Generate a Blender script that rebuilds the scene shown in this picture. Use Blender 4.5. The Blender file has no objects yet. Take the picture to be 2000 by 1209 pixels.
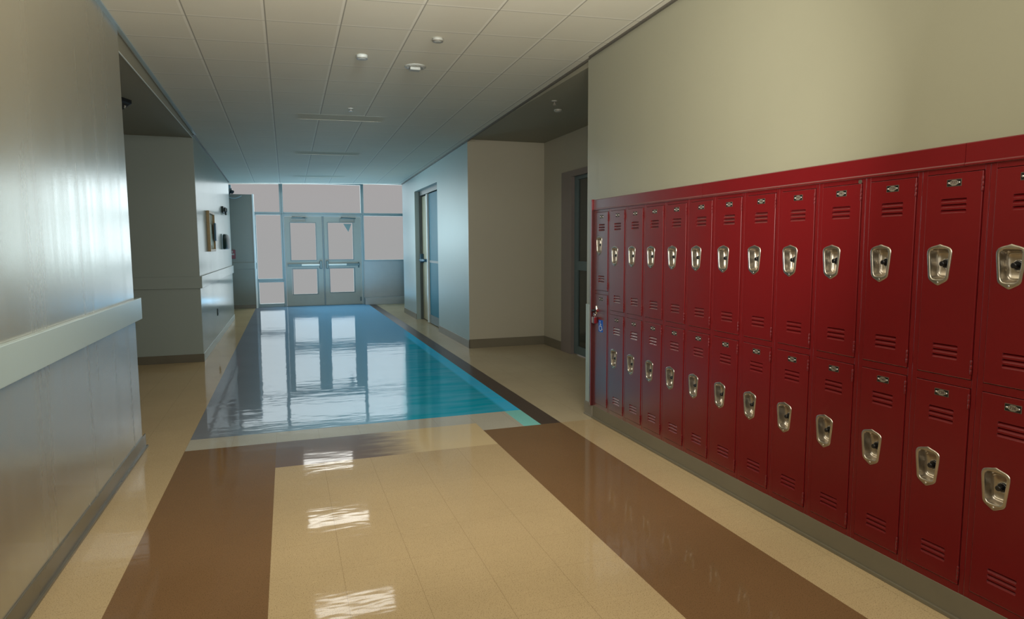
import bpy, bmesh, math, random
from mathutils import Vector, Matrix

random.seed(7)
scene = bpy.context.scene
COL = scene.collection

# ------------------------------------------------------------------ helpers
def tag(o, label=None, cat=None, group=None, kind=None):
    if label: o['label'] = label
    if cat: o['category'] = cat
    if group: o['group'] = group
    if kind: o['kind'] = kind
    return o

def empty(name, loc=(0, 0, 0), rz=0.0):
    o = bpy.data.objects.new(name, None)
    COL.objects.link(o)
    o.location = loc
    o.rotation_euler = (0, 0, rz)
    o.empty_display_size = 0.05
    return o

class MB:
    """collects shapes into one bmesh, then links it as ONE object"""
    def __init__(self):
        self.bm = bmesh.new()
        self.mats = []
        self.mi = 0
    def mat(self, m):
        if m not in self.mats: self.mats.append(m)
        self.mi = self.mats.index(m)
        return self
    def face(self, pts, smooth=False):
        vs = [self.bm.verts.new(p) for p in pts]
        f = self.bm.faces.new(vs)
        f.material_index = self.mi
        f.smooth = smooth
        return f
    def box(self, x0, x1, y0, y1, z0, z1, bevel=0.0):
        x0, x1 = min(x0, x1), max(x0, x1); y0, y1 = min(y0, y1), max(y0, y1); z0, z1 = min(z0, z1), max(z0, z1)
        vs = [self.bm.verts.new((x, y, z)) for x in (x0, x1) for y in (y0, y1) for z in (z0, z1)]
        idx = [(0, 1, 3, 2), (4, 6, 7, 5), (0, 4, 5, 1), (2, 3, 7, 6), (0, 2, 6, 4), (1, 5, 7, 3)]
        fs = []
        for q in idx:
            f = self.bm.faces.new([vs[i] for i in q]); f.material_index = self.mi; fs.append(f)
        if bevel > 0:
            es = {e for f in fs for e in f.edges}
            r = bmesh.ops.bevel(self.bm, geom=list(es), offset=bevel, segments=2, affect='EDGES', profile=0.5)
            for f in r['faces']: f.material_index = self.mi
        return self
    def loops(self, loops, closed=True, cap0=False, cap1=False, smooth=True):
        rows = [[self.bm.verts.new(p) for p in lp] for lp in loops]
        n = len(rows[0])
        for a, b in zip(rows[:-1], rows[1:]):
            for i in range(n if closed else n - 1):
                j = (i + 1) % n
                f = self.bm.faces.new((a[i], a[j], b[j], b[i])); f.material_index = self.mi; f.smooth = smooth
        if cap0:
            f = self.bm.faces.new(list(reversed(rows[0]))); f.material_index = self.mi
        if cap1:
            f = self.bm.faces.new(rows[-1]); f.material_index = self.mi
        return self
    def lathe(self, c, axis, prof, n=24, cap0=True, cap1=True, smooth=True):
        """prof: list of (radius, offset along axis)"""
        ax = Vector(axis).normalized()
        t = Vector((0, 0, 1)) if abs(ax.z) < 0.9 else Vector((1, 0, 0))
        u = ax.cross(t).normalized(); v = ax.cross(u)
        c = Vector(c)
        lps = [[c + ax * h + (u * math.cos(2 * math.pi * k / n) + v * math.sin(2 * math.pi * k / n)) * r for k in range(n)] for r, h in prof]
        return self.loops(lps, True, cap0, cap1, smooth)
    def tube(self, pts, r, n=8):
        pts = [Vector(p) for p in pts]
        lps = []
        for i, p in enumerate(pts):
            d = (pts[min(i + 1, len(pts) - 1)] - pts[max(i - 1, 0)]).normalized()
            t = Vector((0, 0, 1)) if abs(d.z) < 0.9 else Vector((1, 0, 0))
            u = d.cross(t).normalized(); v = d.cross(u)
            lps.append([p + (u * math.cos(2 * math.pi * k / n) + v * math.sin(2 * math.pi * k / n)) * r for k in range(n)])
        return self.loops(lps, True, True, True)
    def mesh(self, name, normals=True):
        if normals: bmesh.ops.recalc_face_normals(self.bm, faces=self.bm.faces)
        me = bpy.data.meshes.new(name)
        self.bm.to_mesh(me); self.bm.free()
        for m in self.mats: me.materials.append(m)
        return me
    def build(self, name, parent=None, normals=True):
        o = bpy.data.objects.new(name, self.mesh(name, normals))
        COL.objects.link(o)
        if parent: o.parent = parent
        return o

def link(name, me, parent=None):
    o = bpy.data.objects.new(name, me)
    COL.objects.link(o)
    if parent: o.parent = parent
    return o

def text_faces(mb, s, size, place):
    """adds the outline-filled glyphs of s; place maps (x,y) of the text plane to 3-D"""
    cu = bpy.data.curves.new('tmp_text', 'FONT')
    cu.body = s; cu.size = size; cu.align_x = 'CENTER'; cu.align_y = 'CENTER'; cu.resolution_u = 3
    cu.offset = size * 0.02
    o = bpy.data.objects.new('tmp_text', cu)
    COL.objects.link(o)
    dg = bpy.context.evaluated_depsgraph_get()
    me = bpy.data.meshes.new_from_object(o.evaluated_get(dg))
    vs = [mb.bm.verts.new(place(v.co.x, v.co.y)) for v in me.vertices]
    for p in me.polygons:
        try:
            f = mb.bm.faces.new([vs[i] for i in p.vertices]); f.material_index = mb.mi
        except ValueError: pass
    bpy.data.objects.remove(o); bpy.data.meshes.remove(me); bpy.data.curves.remove(cu)

# ------------------------------------------------------------------ materials
class NT:
    def __init__(self, name):
        self.m = bpy.data.materials.new(name); self.m.use_nodes = True
        self.nt = self.m.node_tree; self.nt.nodes.clear()
        self.out = self.n('ShaderNodeOutputMaterial')
    def n(self, t, **kw):
        nd = self.nt.nodes.new(t)
        for k, v in kw.items(): setattr(nd, k, v)
        return nd
    def l(self, a, b): self.nt.links.new(a, b)
    def set(self, sock, v):
        if hasattr(v, 'is_output') or isinstance(v, bpy.types.NodeSocket): self.l(v, sock)
        else: sock.default_value = v
    def math(self, op, a, b=0.0, c=None, clamp=False):
        nd = self.n('ShaderNodeMath', operation=op); nd.use_clamp = clamp
        self.set(nd.inputs[0], a); self.set(nd.inputs[1], b)
        if c is not None: self.set(nd.inputs[2], c)
        return nd.outputs[0]
    def mix(self, f, a, b, mode='MIX'):
        nd = self.n('ShaderNodeMix', data_type='RGBA', blend_type=mode)
        self.set(nd.inputs['Factor'], f)
        self.set(nd.inputs[6], a); self.set(nd.inputs[7], b)
        return nd.outputs[2]
    def pos(self):
        tc = self.n('ShaderNodeTexCoord'); s = self.n('ShaderNodeSeparateXYZ'); self.l(tc.outputs['Object'], s.inputs[0])
        return tc.outputs['Object'], s.outputs[0], s.outputs[1], s.outputs[2]
    def noise(self, vec, scale, detail=3.0, rough=0.55):
        nd = self.n('ShaderNodeTexNoise'); self.l(vec, nd.inputs['Vector'])
        nd.inputs['Scale'].default_value = scale; nd.inputs['Detail'].default_value = detail; nd.inputs['Roughness'].default_value = rough
        return nd.outputs[0]
    def smooth(self, v, a, b, lo=0.0, hi=1.0):
        nd = self.n('ShaderNodeMapRange', interpolation_type='SMOOTHSTEP')
        self.set(nd.inputs[0], v); nd.inputs[1].default_value = a; nd.inputs[2].default_value = b
        nd.inputs[3].default_value = lo; nd.inputs[4].default_value = hi
        return nd.outputs[0]
    def scaled(self, vec, s):
        nd = self.n('ShaderNodeMapping'); self.l(vec, nd.inputs[0]); nd.inputs['Scale'].default_value = s
        return nd.outputs[0]
    def line(self, x, x0, step, w):
        """1 near x = x0 + k*step"""
        a = self.math('SUBTRACT', x, x0); a = self.math('DIVIDE', a, step); a = self.math('FRACT', self.math('ADD', a, 0.5))
        a = self.math('ABSOLUTE', self.math('SUBTRACT', a, 0.5))
        return self.math('LESS_THAN', a, w / step)
    def bump(self, h, strength, dist=0.01):
        b = self.n('ShaderNodeBump'); self.set(b.inputs['Height'], h)
        b.inputs['Strength'].default_value = strength; b.inputs['Distance'].default_value = dist
        return b.outputs[0]

def rgb(r, g, b, a=1.0):
    return (r, g, b, a)

def s2l(r, g, b):
    f = lambda c: (c / 255 / 12.92) if c / 255 <= 0.04045 else ((c / 255 + 0.055) / 1.055) ** 2.4
    return (f(r), f(g), f(b), 1.0)

def paint(name, col, rough=0.5, metal=0.0, spec=0.5, coat=0.0, coat_rough=0.1, noise=0.06, nscale=6.0, bump=0.0, bscale=200.0, ior=1.5):
    t = NT(name)
    p = t.n('ShaderNodeBsdfPrincipled')
    vec, x, y, z = t.pos()
    nv = t.noise(vec, nscale)
    dark = tuple(c * (1 - noise) for c in col[:3]) + (1,); light = tuple(min(1, c * (1 + noise)) for c in col[:3]) + (1,)
    t.l(t.mix(nv, dark, light), p.inputs['Base Color'])
    p.inputs['Roughness'].default_value = rough
    p.inputs['Metallic'].default_value = metal
    p.inputs['IOR'].default_value = ior
    p.inputs['Specular IOR Level'].default_value = spec
    p.inputs['Coat Weight'].default_value = coat
    p.inputs['Coat Roughness'].default_value = coat_rough
    if bump > 0:
        t.l(t.bump(t.noise(vec, bscale, 2), bump, 0.003), p.inputs['Normal'])
    t.l(p.outputs[0], t.out.inputs[0])
    return t.m

def emis(name, col, strength):
    t = NT(name); e = t.n('ShaderNodeEmission'); e.inputs[0].default_value = col; e.inputs[1].default_value = strength
    t.l(e.outputs[0], t.out.inputs[0]); return t.m

def glossy_layer(t, base_sock, rough, tint, ramp, normal=None, tint_sock=None):
    """diffuse floor wax: the sheen grows towards grazing angles"""
    d = t.n('ShaderNodeBsdfDiffuse'); t.set(d.inputs[0], base_sock)
    g = t.n('ShaderNodeBsdfAnisotropic'); g.distribution = 'GGX'
    t.set(g.inputs['Color'], tint_sock if tint_sock is not None else tint)
    t.set(g.inputs['Roughness'], rough)
    if normal is not None: t.l(normal, g.inputs['Normal'])
    lw = t.n('ShaderNodeLayerWeight'); lw.inputs[0].default_value = 0.5
    cr = t.n('ShaderNodeValToRGB'); t.l(lw.outputs['Facing'], cr.inputs[0])
    els = cr.color_ramp.elements
    els[0].position = ramp[0][0]; els[0].color = (ramp[0][1],) * 3 + (1,)
    els[1].position = ramp[-1][0]; els[1].color = (ramp[-1][1],) * 3 + (1,)
    for p_, v in ramp[1:-1]:
        e = els.new(p_); e.color = (v, v, v, 1)
    mx = t.n('ShaderNodeMixShader'); t.l(cr.outputs[0], mx.inputs[0]); t.l(d.outputs[0], mx.inputs[1]); t.l(g.outputs[0], mx.inputs[2])
    t.l(mx.outputs[0], t.out.inputs[0])

TX0, TS = 0.215, 0.355           # tile grid
RAMP = [(0.0, 0.03), (0.50, 0.04), (0.60, 0.07), (0.66, 0.12), (0.72, 0.16), (0.86, 0.17), (0.95, 0.20)]
RAMP_DULL = [(0.0, 0.02), (0.55, 0.03), (0.70, 0.07), (0.83, 0.15), (0.95, 0.25)]

def floor_mat(name, col, dark, tint=(0.92, 0.96, 1, 1), rough=0.06, ramp=RAMP, far=False, specks=0.5, tiles=True, ripple=0.05):
    t = NT(name)
    vec, x, y, z = t.pos()
    sp = t.noise(vec, 190.0, 2, 0.7)
    spk = t.smooth(sp, 0.57, 0.66)
    big = t.noise(vec, 1.3, 4)
    c = t.mix(big, tuple(v * 0.84 for v in col[:3]) + (1,), tuple(v * 1.10 for v in col[:3]) + (1,))
    c = t.mix(t.math('MULTIPLY', spk, specks), c, dark)
    # scuffs
    sc = t.noise(t.scaled(vec, (1.0, 7.0, 1.0)), 9.0, 5, 0.7)
    c = t.mix(t.smooth(sc, 0.60, 0.78, 0, 0.35), c, tuple(min(1, v * 1.7 + 0.03) for v in col[:3]) + (1,))
    if tiles:
        ln = t.math('MAXIMUM', t.line(x, TX0, TS, 0.0012), t.math('MULTIPLY', t.line(y, 5.12, TS, 0.0012), 0.55))
        c = t.mix(t.math('MULTIPLY', ln, 0.38), c, dark)
    tint_s = None
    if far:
        # painted reflections: blue from the entrance end, teal pier wedge along the right
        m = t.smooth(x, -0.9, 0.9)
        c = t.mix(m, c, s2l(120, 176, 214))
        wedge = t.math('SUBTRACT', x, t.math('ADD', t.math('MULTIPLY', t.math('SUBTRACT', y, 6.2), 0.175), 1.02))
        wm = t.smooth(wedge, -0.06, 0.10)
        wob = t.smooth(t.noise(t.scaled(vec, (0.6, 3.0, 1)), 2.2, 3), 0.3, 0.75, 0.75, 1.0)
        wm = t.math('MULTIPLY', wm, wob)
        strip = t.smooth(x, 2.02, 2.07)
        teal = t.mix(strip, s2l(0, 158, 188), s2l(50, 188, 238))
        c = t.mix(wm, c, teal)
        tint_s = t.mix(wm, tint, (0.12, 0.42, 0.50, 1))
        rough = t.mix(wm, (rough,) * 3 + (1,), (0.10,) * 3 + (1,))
    rp = t.noise(t.scaled(vec, (0.9, 2.6, 1)), 1.7, 3)
    fine = t.noise(vec, 60.0, 2)
    h = t.math('ADD', rp, t.math('MULTIPLY', fine, 0.006))
    nrm = t.bump(h, ripple, 0.03)
    glossy_layer(t, c, rough, tint, ramp, nrm, tint_s)
    return t.m

def wall_mat(name, col, rough=0.32, ior=1.5, spec=0.5, streak=0.0, bump=0.08, noise=0.04):
    t = NT(name)
    p = t.n('ShaderNodeBsdfPrincipled')
    vec, x, y, z = t.pos()
    nv = t.noise(vec, 1.1, 4)
    c = t.mix(nv, tuple(v * (1 - noise) for v in col[:3]) + (1,), tuple(min(1, v * (1 + noise)) for v in col[:3]) + (1,))
    t.l(c, p.inputs['Base Color'])
    # vertical roller marks change the sheen a little
    st = t.noise(t.scaled(vec, (6.0, 6.0, 0.25)), 2.2, 4, 0.6)
    r = t.smooth(st, 0.3, 0.7, rough * (1 - streak), rough * (1 + streak))
    t.l(r, p.inputs['Roughness'])
    p.inputs['IOR'].default_value = ior
    p.inputs['Specular IOR Level'].default_value = spec
    h = t.math('ADD', t.noise(vec, 160.0, 2), t.math('MULTIPLY', st, 0.6 * streak))
    t.l(t.bump(h, bump, 0.002), p.inputs['Normal'])
    t.l(p.outputs[0], t.out.inputs[0])
    return t.m

def wall_gloss(name, col, rough, ramp, tint=(0.94, 0.98, 1, 1)):
    t = NT(name)
    vec, x, y, z = t.pos()
    nv = t.noise(vec, 1.1, 4)
    c = t.mix(nv, tuple(v * 0.96 for v in col[:3]) + (1,), tuple(min(1, v * 1.04) for v in col[:3]) + (1,))
    st = t.noise(t.scaled(vec, (4.0, 4.0, 0.15)), 2.0, 3, 0.5)
    r = t.smooth(st, 0.3, 0.7, rough * 0.88, rough * 1.12)
    h = t.math('ADD', t.math('MULTIPLY', t.noise(vec, 120.0, 2), 1.0), t.math('MULTIPLY', st, 0.06))
    glossy_layer(t, c, r, tint, ramp, t.bump(h, 0.10, 0.002))
    return t.m

WRAMP = [(0.0, 0.02), (0.35, 0.05), (0.50, 0.20), (0.66, 0.50), (0.80, 0.56), (0.95, 0.6)]
M = {}
M['wall'] = wall_gloss('wall_paint', s2l(146, 144, 124), 0.34, [(0.0, 0.02), (0.33, 0.03), (0.45, 0.12), (0.56, 0.28), (0.8, 0.5)])
M['guard'] = paint('corner_guard', s2l(160, 176, 176), 0.4)  # pale tone carries the window sheen on this wall end
M['wall_left'] = wall_gloss('wall_paint_gloss', s2l(140, 131, 108), 0.25, WRAMP)
M['wall_far_left'] = wall_gloss('wall_paint_gloss_far', s2l(160, 164, 155), 0.17, [(0.0, 0.02), (0.5, 0.05), (0.75, 0.16), (0.88, 0.25), (0.97, 0.32)])
M['wall_pier'] = wall_mat('wall_paint_pier', s2l(160, 180, 180), 0.45)
M['wall_alcove'] = wall_mat('wall_paint_alcove', s2l(174, 168, 150), 0.45)
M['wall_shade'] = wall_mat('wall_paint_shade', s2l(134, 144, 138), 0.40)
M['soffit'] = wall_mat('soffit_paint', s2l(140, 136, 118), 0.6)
M['rail'] = wall_mat('rail_paint', s2l(158, 172, 168), 0.30, ior=1.8, bump=0.03)
M['base'] = paint('rubber_base', s2l(112, 106, 90), 0.32, noise=0.1, nscale=4)
M['base_dark'] = paint('rubber_base_dark', s2l(96, 92, 80), 0.24, noise=0.15, nscale=5, ior=1.7)
M['beige'] = floor_mat('vinyl_tile_beige', s2l(184, 162, 124), s2l(92, 70, 46), ripple=0.08, specks=0.8)
M['beige_dull'] = floor_mat('vinyl_tile_beige_dull', s2l(180, 166, 138), s2l(110, 92, 66), rough=0.16, ramp=RAMP_DULL)
M['brown'] = floor_mat('vinyl_tile_brown', s2l(121, 93, 64), s2l(62, 42, 26), tiles=False, specks=0.7, ripple=0.06)
M['band_dark'] = floor_mat('vinyl_tile_band_dark', s2l(78, 66, 58), s2l(40, 30, 24), rough=0.3, ramp=RAMP_DULL, tiles=False)
M['pale'] = floor_mat('vinyl_tile_pale', s2l(178, 175, 162), s2l(120, 108, 90), ripple=0.05)  # pale strip, its bluish reflected wash mixed into the colour
M['cyan_reflection'] = floor_mat('vinyl_tile_cyan_reflection', s2l(130, 205, 200), s2l(80, 150, 150), rough=0.15, ramp=RAMP_DULL, tiles=False)  # cyan reflection put into the tile colour
M['far'] = floor_mat('vinyl_tile_far_reflection', s2l(122, 126, 134), s2l(60, 62, 70), tint=(0.93, 0.97, 1, 1), rough=0.045, far=True, tiles=False, ripple=0.09)

def ceiling_mat():
    t = NT('ceiling_tile')
    p = t.n('ShaderNodeBsdfPrincipled')
    vec, x, y, z = t.pos()
    c = t.mix(t.noise(vec, 1.4, 4), s2l(202, 199, 184), s2l(214, 211, 196))
    pin = t.smooth(t.noise(vec, 140, 2, 0.7), 0.60, 0.75, 0, 0.12)
    c = t.mix(pin, c, s2l(150, 146, 132))
    S = 0.555
    gy = t.math('ADD', y, t.math('MULTIPLY', x, 0.06))
    lx = t.line(x, -0.1, S, 0.011); lxd = t.line(x, -0.087, S, 0.005)
    ly = t.line(gy, 5.46, S, 0.011); lyd = t.line(gy, 5.475, S, 0.005)
    c = t.mix(t.math('MULTIPLY', t.math('MAXIMUM', lx, ly), 0.55), c, s2l(226, 224, 214))
    c = t.mix(t.math('MAXIMUM', t.math('MULTIPLY', lxd, 0.75), t.math('MULTIPLY', lyd, 0.5)), c, s2l(128, 126, 114))  # dark line beside each T-bar paints in its shadow
    t.l(c, p.inputs['Base Color']); p.inputs['Roughness'].default_value = 0.75
    p.inputs['Specular IOR Level'].default_value = 0.25
    t.l(t.bump(t.noise(vec, 120, 2), 0.15, 0.003), p.inputs['Normal'])
    t.l(p.outputs[0], t.out.inputs[0]); return t.m
M['ceiling'] = ceiling_mat()
M['angle'] = paint('angle_trim', s2l(150, 170, 178), 0.35)
M['angle_dark'] = paint('angle_trim_dark', s2l(92, 88, 80), 0.5)
def enamel(name, col, ramp, rough=0.30):
    t = NT(name)
    vec, x, y, z = t.pos()
    nv = t.noise(vec, 3.0)
    c = t.mix(nv, tuple(v * 0.93 for v in col[:3]) + (1,), tuple(v * 1.07 for v in col[:3]) + (1,))
    glossy_layer(t, c, rough, (0.90, 0.98, 1, 1), ramp, t.bump(t.noise(vec, 90.0, 2), 0.03, 0.003))
    return t.m
ERAMP = [(0.0, 0.025), (0.25, 0.03), (0.40, 0.06), (0.48, 0.19), (0.55, 0.48), (0.9, 0.6)]
M['red'] = enamel('red_enamel', s2l(107, 18, 21), ERAMP)
M['red_trim'] = enamel('red_enamel_trim', s2l(107, 18, 22), ERAMP)
M['red_dark'] = paint('red_shadow', s2l(74, 6, 8), 0.6)
M['red_bright'] = paint('red_inner_return', s2l(62, 3, 5), 0.6)
M['steel'] = paint('brushed_steel', (0.56, 0.52, 0.45, 1), 0.30, metal=1.0, noise=0.15, nscale=30)
M['steel_in'] = paint('brushed_steel_inside', (0.50, 0.45, 0.38, 1), 0.34, metal=1.0, noise=0.3, nscale=25)
M['chrome'] = paint('chrome', (0.8, 0.8, 0.8, 1), 0.12, metal=1.0, noise=0.02)
M['black'] = paint('black_plastic', (0.008, 0.008, 0.009, 1), 0.28, noise=0.1)
M['black_matte'] = paint('black_matte', (0.006, 0.006, 0.008, 1), 0.6, noise=0.1)
M['tick'] = paint('white_marking', (0.75, 0.75, 0.75, 1), 0.4)
M['plate_grey'] = paint('plate_grey', s2l(142, 136, 124), 0.4, metal=0.3)
M['plate_edge'] = paint('plate_edge', s2l(96, 88, 76), 0.4, metal=0.3)
M['digit'] = paint('digit_ink', s2l(60, 36, 32), 0.5)
M['alum'] = paint('window_frame_paint', s2l(128, 146, 148), 0.38, noise=0.05)
M['door_grey'] = paint('entrance_door_paint', s2l(136, 142, 134), 0.4, noise=0.05)
M['door_dark'] = paint('door_frame_dark', s2l(92, 110, 112), 0.4)  # darker grey for glazing beads, centre post and door rails
M['brass_dark'] = paint('hardware_dark', s2l(70, 92, 96), 0.35, metal=0.4)
M['bar'] = paint('push_bar_metal', s2l(160, 168, 164), 0.3, metal=0.3)
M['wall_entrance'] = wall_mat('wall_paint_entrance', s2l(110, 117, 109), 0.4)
M['pier_frame'] = paint('pier_frame', s2l(72, 84, 84), 0.4)
M['panel_grey'] = paint('panel_grey', s2l(160, 164, 164), 0.45)
M['hm_brown'] = paint('door_frame_brown', s2l(130, 120, 116), 0.42)
M['dark_room'] = paint('dark_room', s2l(40, 46, 40), 0.5)
M['smoke_glass'] = paint('smoked_glass', s2l(46, 54, 50), 0.12, noise=0.3, nscale=3)
M['teal_glass'] = paint('teal_glass', s2l(30, 116, 138), 0.5, spec=0.15, noise=0.15, nscale=1.5)
M['olive'] = paint('olive_panel', s2l(176, 168, 136), 0.4)
M['white'] = paint('white_plastic', s2l(158, 158, 150), 0.5)
M['offwhite'] = paint('white_edge', s2l(215, 225, 225), 0.35)
M['paper'] = paint('paper', s2l(190, 205, 190), 0.6, noise=0.2, nscale=25)
M['cork_frame'] = paint('oak_frame', s2l(150, 128, 86), 0.45, noise=0.2, nscale=20)
M['cork'] = paint('cork', s2l(150, 150, 124), 0.7, noise=0.2, nscale=40)
M['navy'] = paint('navy_cover', s2l(20, 84, 112), 0.4)
M['green_black'] = paint('dark_green_plastic', s2l(24, 44, 40), 0.5, spec=0.3)
M['pull_red'] = paint('alarm_red', s2l(112, 36, 52), 0.4)
M['blue_sticker'] = paint('sticker_blue', s2l(20, 92, 190), 0.4, noise=0.02)
M['triangle'] = paint('pennant_grey', s2l(118, 140, 138), 0.5)
M['louver'] = paint('louver_dark', s2l(22, 28, 32), 0.5)
M['light_frame'] = paint('light_frame_paint', s2l(206, 203, 188), 0.75, spec=0.2)
def lens_mat():
    # prismatic lens: throws its light downwards, looks like a plain tile when seen edge-on
    t = NT('lamp_lens')
    d = t.n('ShaderNodeBsdfDiffuse'); d.inputs[0].default_value = s2l(208, 205, 190)
    e = t.n('ShaderNodeEmission'); e.inputs[0].default_value = (1.0, 0.97, 0.88, 1); e.inputs[1].default_value = 11.0
    lw = t.n('ShaderNodeLayerWeight'); lw.inputs[0].default_value = 0.5
    f = t.smooth(lw.outputs['Facing'], 0.70, 0.79, 1.0, 0.0)
    mx = t.n('ShaderNodeMixShader'); t.l(f, mx.inputs[0]); t.l(d.outputs[0], mx.inputs[1]); t.l(e.outputs[0], mx.inputs[2])
    t.l(mx.outputs[0], t.out.inputs[0]); return t.m
M['lens'] = lens_mat()

def glass_mat():
    t = NT('window_glass')
    tr = t.n('ShaderNodeBsdfTransparent'); tr.inputs[0].default_value = (0.98, 0.985, 0.985, 1)
    g = t.n('ShaderNodeBsdfGlossy'); g.inputs['Roughness'].default_value = 0.45; g.inputs['Color'].default_value = (0.9, 0.95, 1, 1)
    f = t.n('ShaderNodeFresnel'); f.inputs[0].default_value = 1.08
    mx = t.n('ShaderNodeMixShader'); t.l(f.outputs[0], mx.inputs[0]); t.l(tr.outputs[0], mx.inputs[1]); t.l(g.outputs[0], mx.inputs[2])
    t.l(mx.outputs[0], t.out.inputs[0]); return t.m
M['glass'] = glass_mat()

# ------------------------------------------------------------------ measures
XL = -1.18          # near left wall face
XF = -1.20          # far left wall face
XR = 2.757          # locker face
XP = 2.785          # right pier face
XA = 4.10           # back wall of the right alcove
YE = 19.30          # entrance glazing
def zc(x, y): return 3.5 + 0.0165 * x - 0.02 * y

def struct(o, label=None, cat=None):
    return tag(o, label, cat, None, 'structure')

# ------------------------------------------------------------------ floor
def build_floor():
    mb = MB()
    xs = [-4.6, -0.85, -0.14, 1.635, 2.03, 2.2, 2.40, 5.2]
    ys = [-6.2, 5.12, 5.55, 5.80, 6.13, YE + 0.35]
    vs = {}
    def v(i, j):
        if (i, j) not in vs: vs[(i, j)] = mb.bm.verts.new((xs[i], ys[j], 0))
        return vs[(i, j)]
    for i in range(len(xs) - 1):
        for j in range(len(ys) - 1):
            xm = (xs[i] + xs[i + 1]) / 2; ym = (ys[j] + ys[j + 1]) / 2
            m = 'beige'
            if xm > 2.40: m = 'beige_dull' if ym > 5.55 else 'beige'
            elif xm < -0.85: m = 'beige'
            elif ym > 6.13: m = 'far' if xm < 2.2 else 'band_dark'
            elif xm > 2.2: m = 'band_dark' if ym > 5.55 else 'brown'
            elif xm < -0.14: m = 'brown' if ym < 5.80 else 'pale'
            elif xm < 1.635: m = 'beige' if ym < 5.12 else ('brown_cross' if ym < 5.80 else 'pale')
            else: m = 'brown' if ym < 5.55 else ('cyan_reflection' if xm > 2.03 else 'pale')
            if m == 'brown_cross': m = 'cross'
            mb.mat(M[m])
            f = mb.bm.faces.new((v(i, j), v(i + 1, j), v(i + 1, j + 1), v(i, j + 1))); f.material_index = mb.mi
    return struct(mb.build('floor', normals=False), 'waxed vinyl tile floor with brown bands and blue reflections painted into its far end', 'floor')

# cross band: brown greyed by reflected blue, pale reflection painted in on the right
def cross_mat():
    t = NT('vinyl_tile_cross')
    vec, x, y, z = t.pos()
    big = t.noise(vec, 1.3, 4)
    br = t.mix(big, s2l(106, 88, 78), s2l(124, 104, 92)); be = t.mix(big, s2l(190, 172, 134), s2l(206, 184, 142))
    wob = t.math('MULTIPLY', t.math('SUBTRACT', t.noise(t.scaled(vec, (1, 4, 1)), 3.0, 4), 0.5), 0.5)
    c = t.mix(t.smooth(t.math('ADD', x, wob), 0.55, 1.05), br, be)
    spk = t.smooth(t.noise(vec, 190.0, 2, 0.7), 0.60, 0.72, 0, 0.35)
    c = t.mix(spk, c, s2l(80, 58, 36))
    nrm = t.bump(t.noise(t.scaled(vec, (0.9, 2.6, 1)), 1.7, 3), 0.04, 0.03)
    glossy_layer(t, c, 0.06, (0.92, 0.96, 1, 1), RAMP, nrm)
    return t.m
M['cross'] = cross_mat()
build_floor()

# ------------------------------------------------------------------ ceiling
LIGHTS = [(0.74, 8.9), (0.74, 11.85), (0.74, 15.1)]
LW, LD = 0.555, 0.17       # half sizes of a recessed light
def build_ceiling():
    mb = MB().mat(M['ceiling'])
    xs = [-1.35, 0.74 - LW, 0.74 + LW, 2.79]
    ys = [-6.2]
    for _, y in LIGHTS: ys += [y - LD, y + LD]
    ys.append(16.36)
    for i in range(3):
        for j in range(len(ys) - 1):
            if i == 1 and j % 2 == 1: continue
            a, b, c, d = xs[i], xs[i + 1], ys[j], ys[j + 1]
            mb.face([(a, c, zc(a, c)), (b, c, zc(b, c)), (b, d, zc(b, d)), (a, d, zc(a, d))])
    # the lobby ceiling rises gently towards the glazing
    y0, y1 = 16.36, YE + 0.3
    for a, b in ((-4.6, -1.35), (-1.35, 2.79), (2.79, 5.2)):
        mb.face([(a, y0, zc(a, y0)), (b, y0, zc(b, y0)), (b, y1, 3.42 + 0.022 * b + .01), (a, y1, 3.42 + 0.022 * a + .01)])
    # closes the gap over the far left block
    return struct(mb.build('ceiling', normals=False), 'suspended ceiling of square beige tiles', 'ceiling')
build_ceiling()

# ------------------------------------------------------------------ walls
def wall(name, boxes, mat, label=None):
    mb = MB().mat(mat)
    for b in boxes: mb.box(*b)
    return struct(mb.build(name), label, 'wall')

ZT = 3.80
wall('wall_left', [(XL - 0.17, XL, -6.2, 5.95, 0, ZT)], M['wall_left'], 'glossy beige near left corridor wall')
wall('wall_left_far', [(-4.5, XF, 10.4, 16.35, 0, ZT)], M['wall_far_left'], 'glossy far left corridor wall beyond the recess')
wall('wall_recess_back', [(-4.6, -4.5, 3.8, 10.4, 0, ZT)], M['wall_shade'], 'back wall of the left recess')
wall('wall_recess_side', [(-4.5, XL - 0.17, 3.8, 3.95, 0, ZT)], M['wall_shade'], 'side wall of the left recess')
# recess face of the far left wall, its shade put into a darker paint
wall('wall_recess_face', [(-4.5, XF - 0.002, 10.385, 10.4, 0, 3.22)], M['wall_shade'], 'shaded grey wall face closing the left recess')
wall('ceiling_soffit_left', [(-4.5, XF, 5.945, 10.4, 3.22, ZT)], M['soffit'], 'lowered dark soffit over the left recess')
wall('wall_right', [(XR + 0.008, 4.2, -6.2, 5.76, 2.095, ZT), (XR + 0.008, 4.2, 5.60, 5.76, 0, 2.095),
                    (XR + 0.008, 3.4, -6.2, 1.62, 0, 2.095), (3.25, 3.4, 1.62, 5.60, 0, 2.095)], M['wall'], 'beige right corridor wall above the red lockers')
DY0, DY1, DZ = 7.55, 9.07, 2.70      # alcove door
wall('wall_alcove_right', [(XA, XA + 0.15, 9.45, 10.3, 0, ZT), (XA, XA + 0.15, 5.76, 7.2, 0, ZT), (XA, XA + 0.15, 7.2, 9.45, 2.79, ZT)], M['wall_alcove'], 'back wall of the right alcove')
wall('ceiling_alcove_right', [(XP, XA + 0.15, 5.76, 10.2, 3.36, ZT)], M['soffit'], 'brown shaded ceiling of the right alcove')
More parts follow.
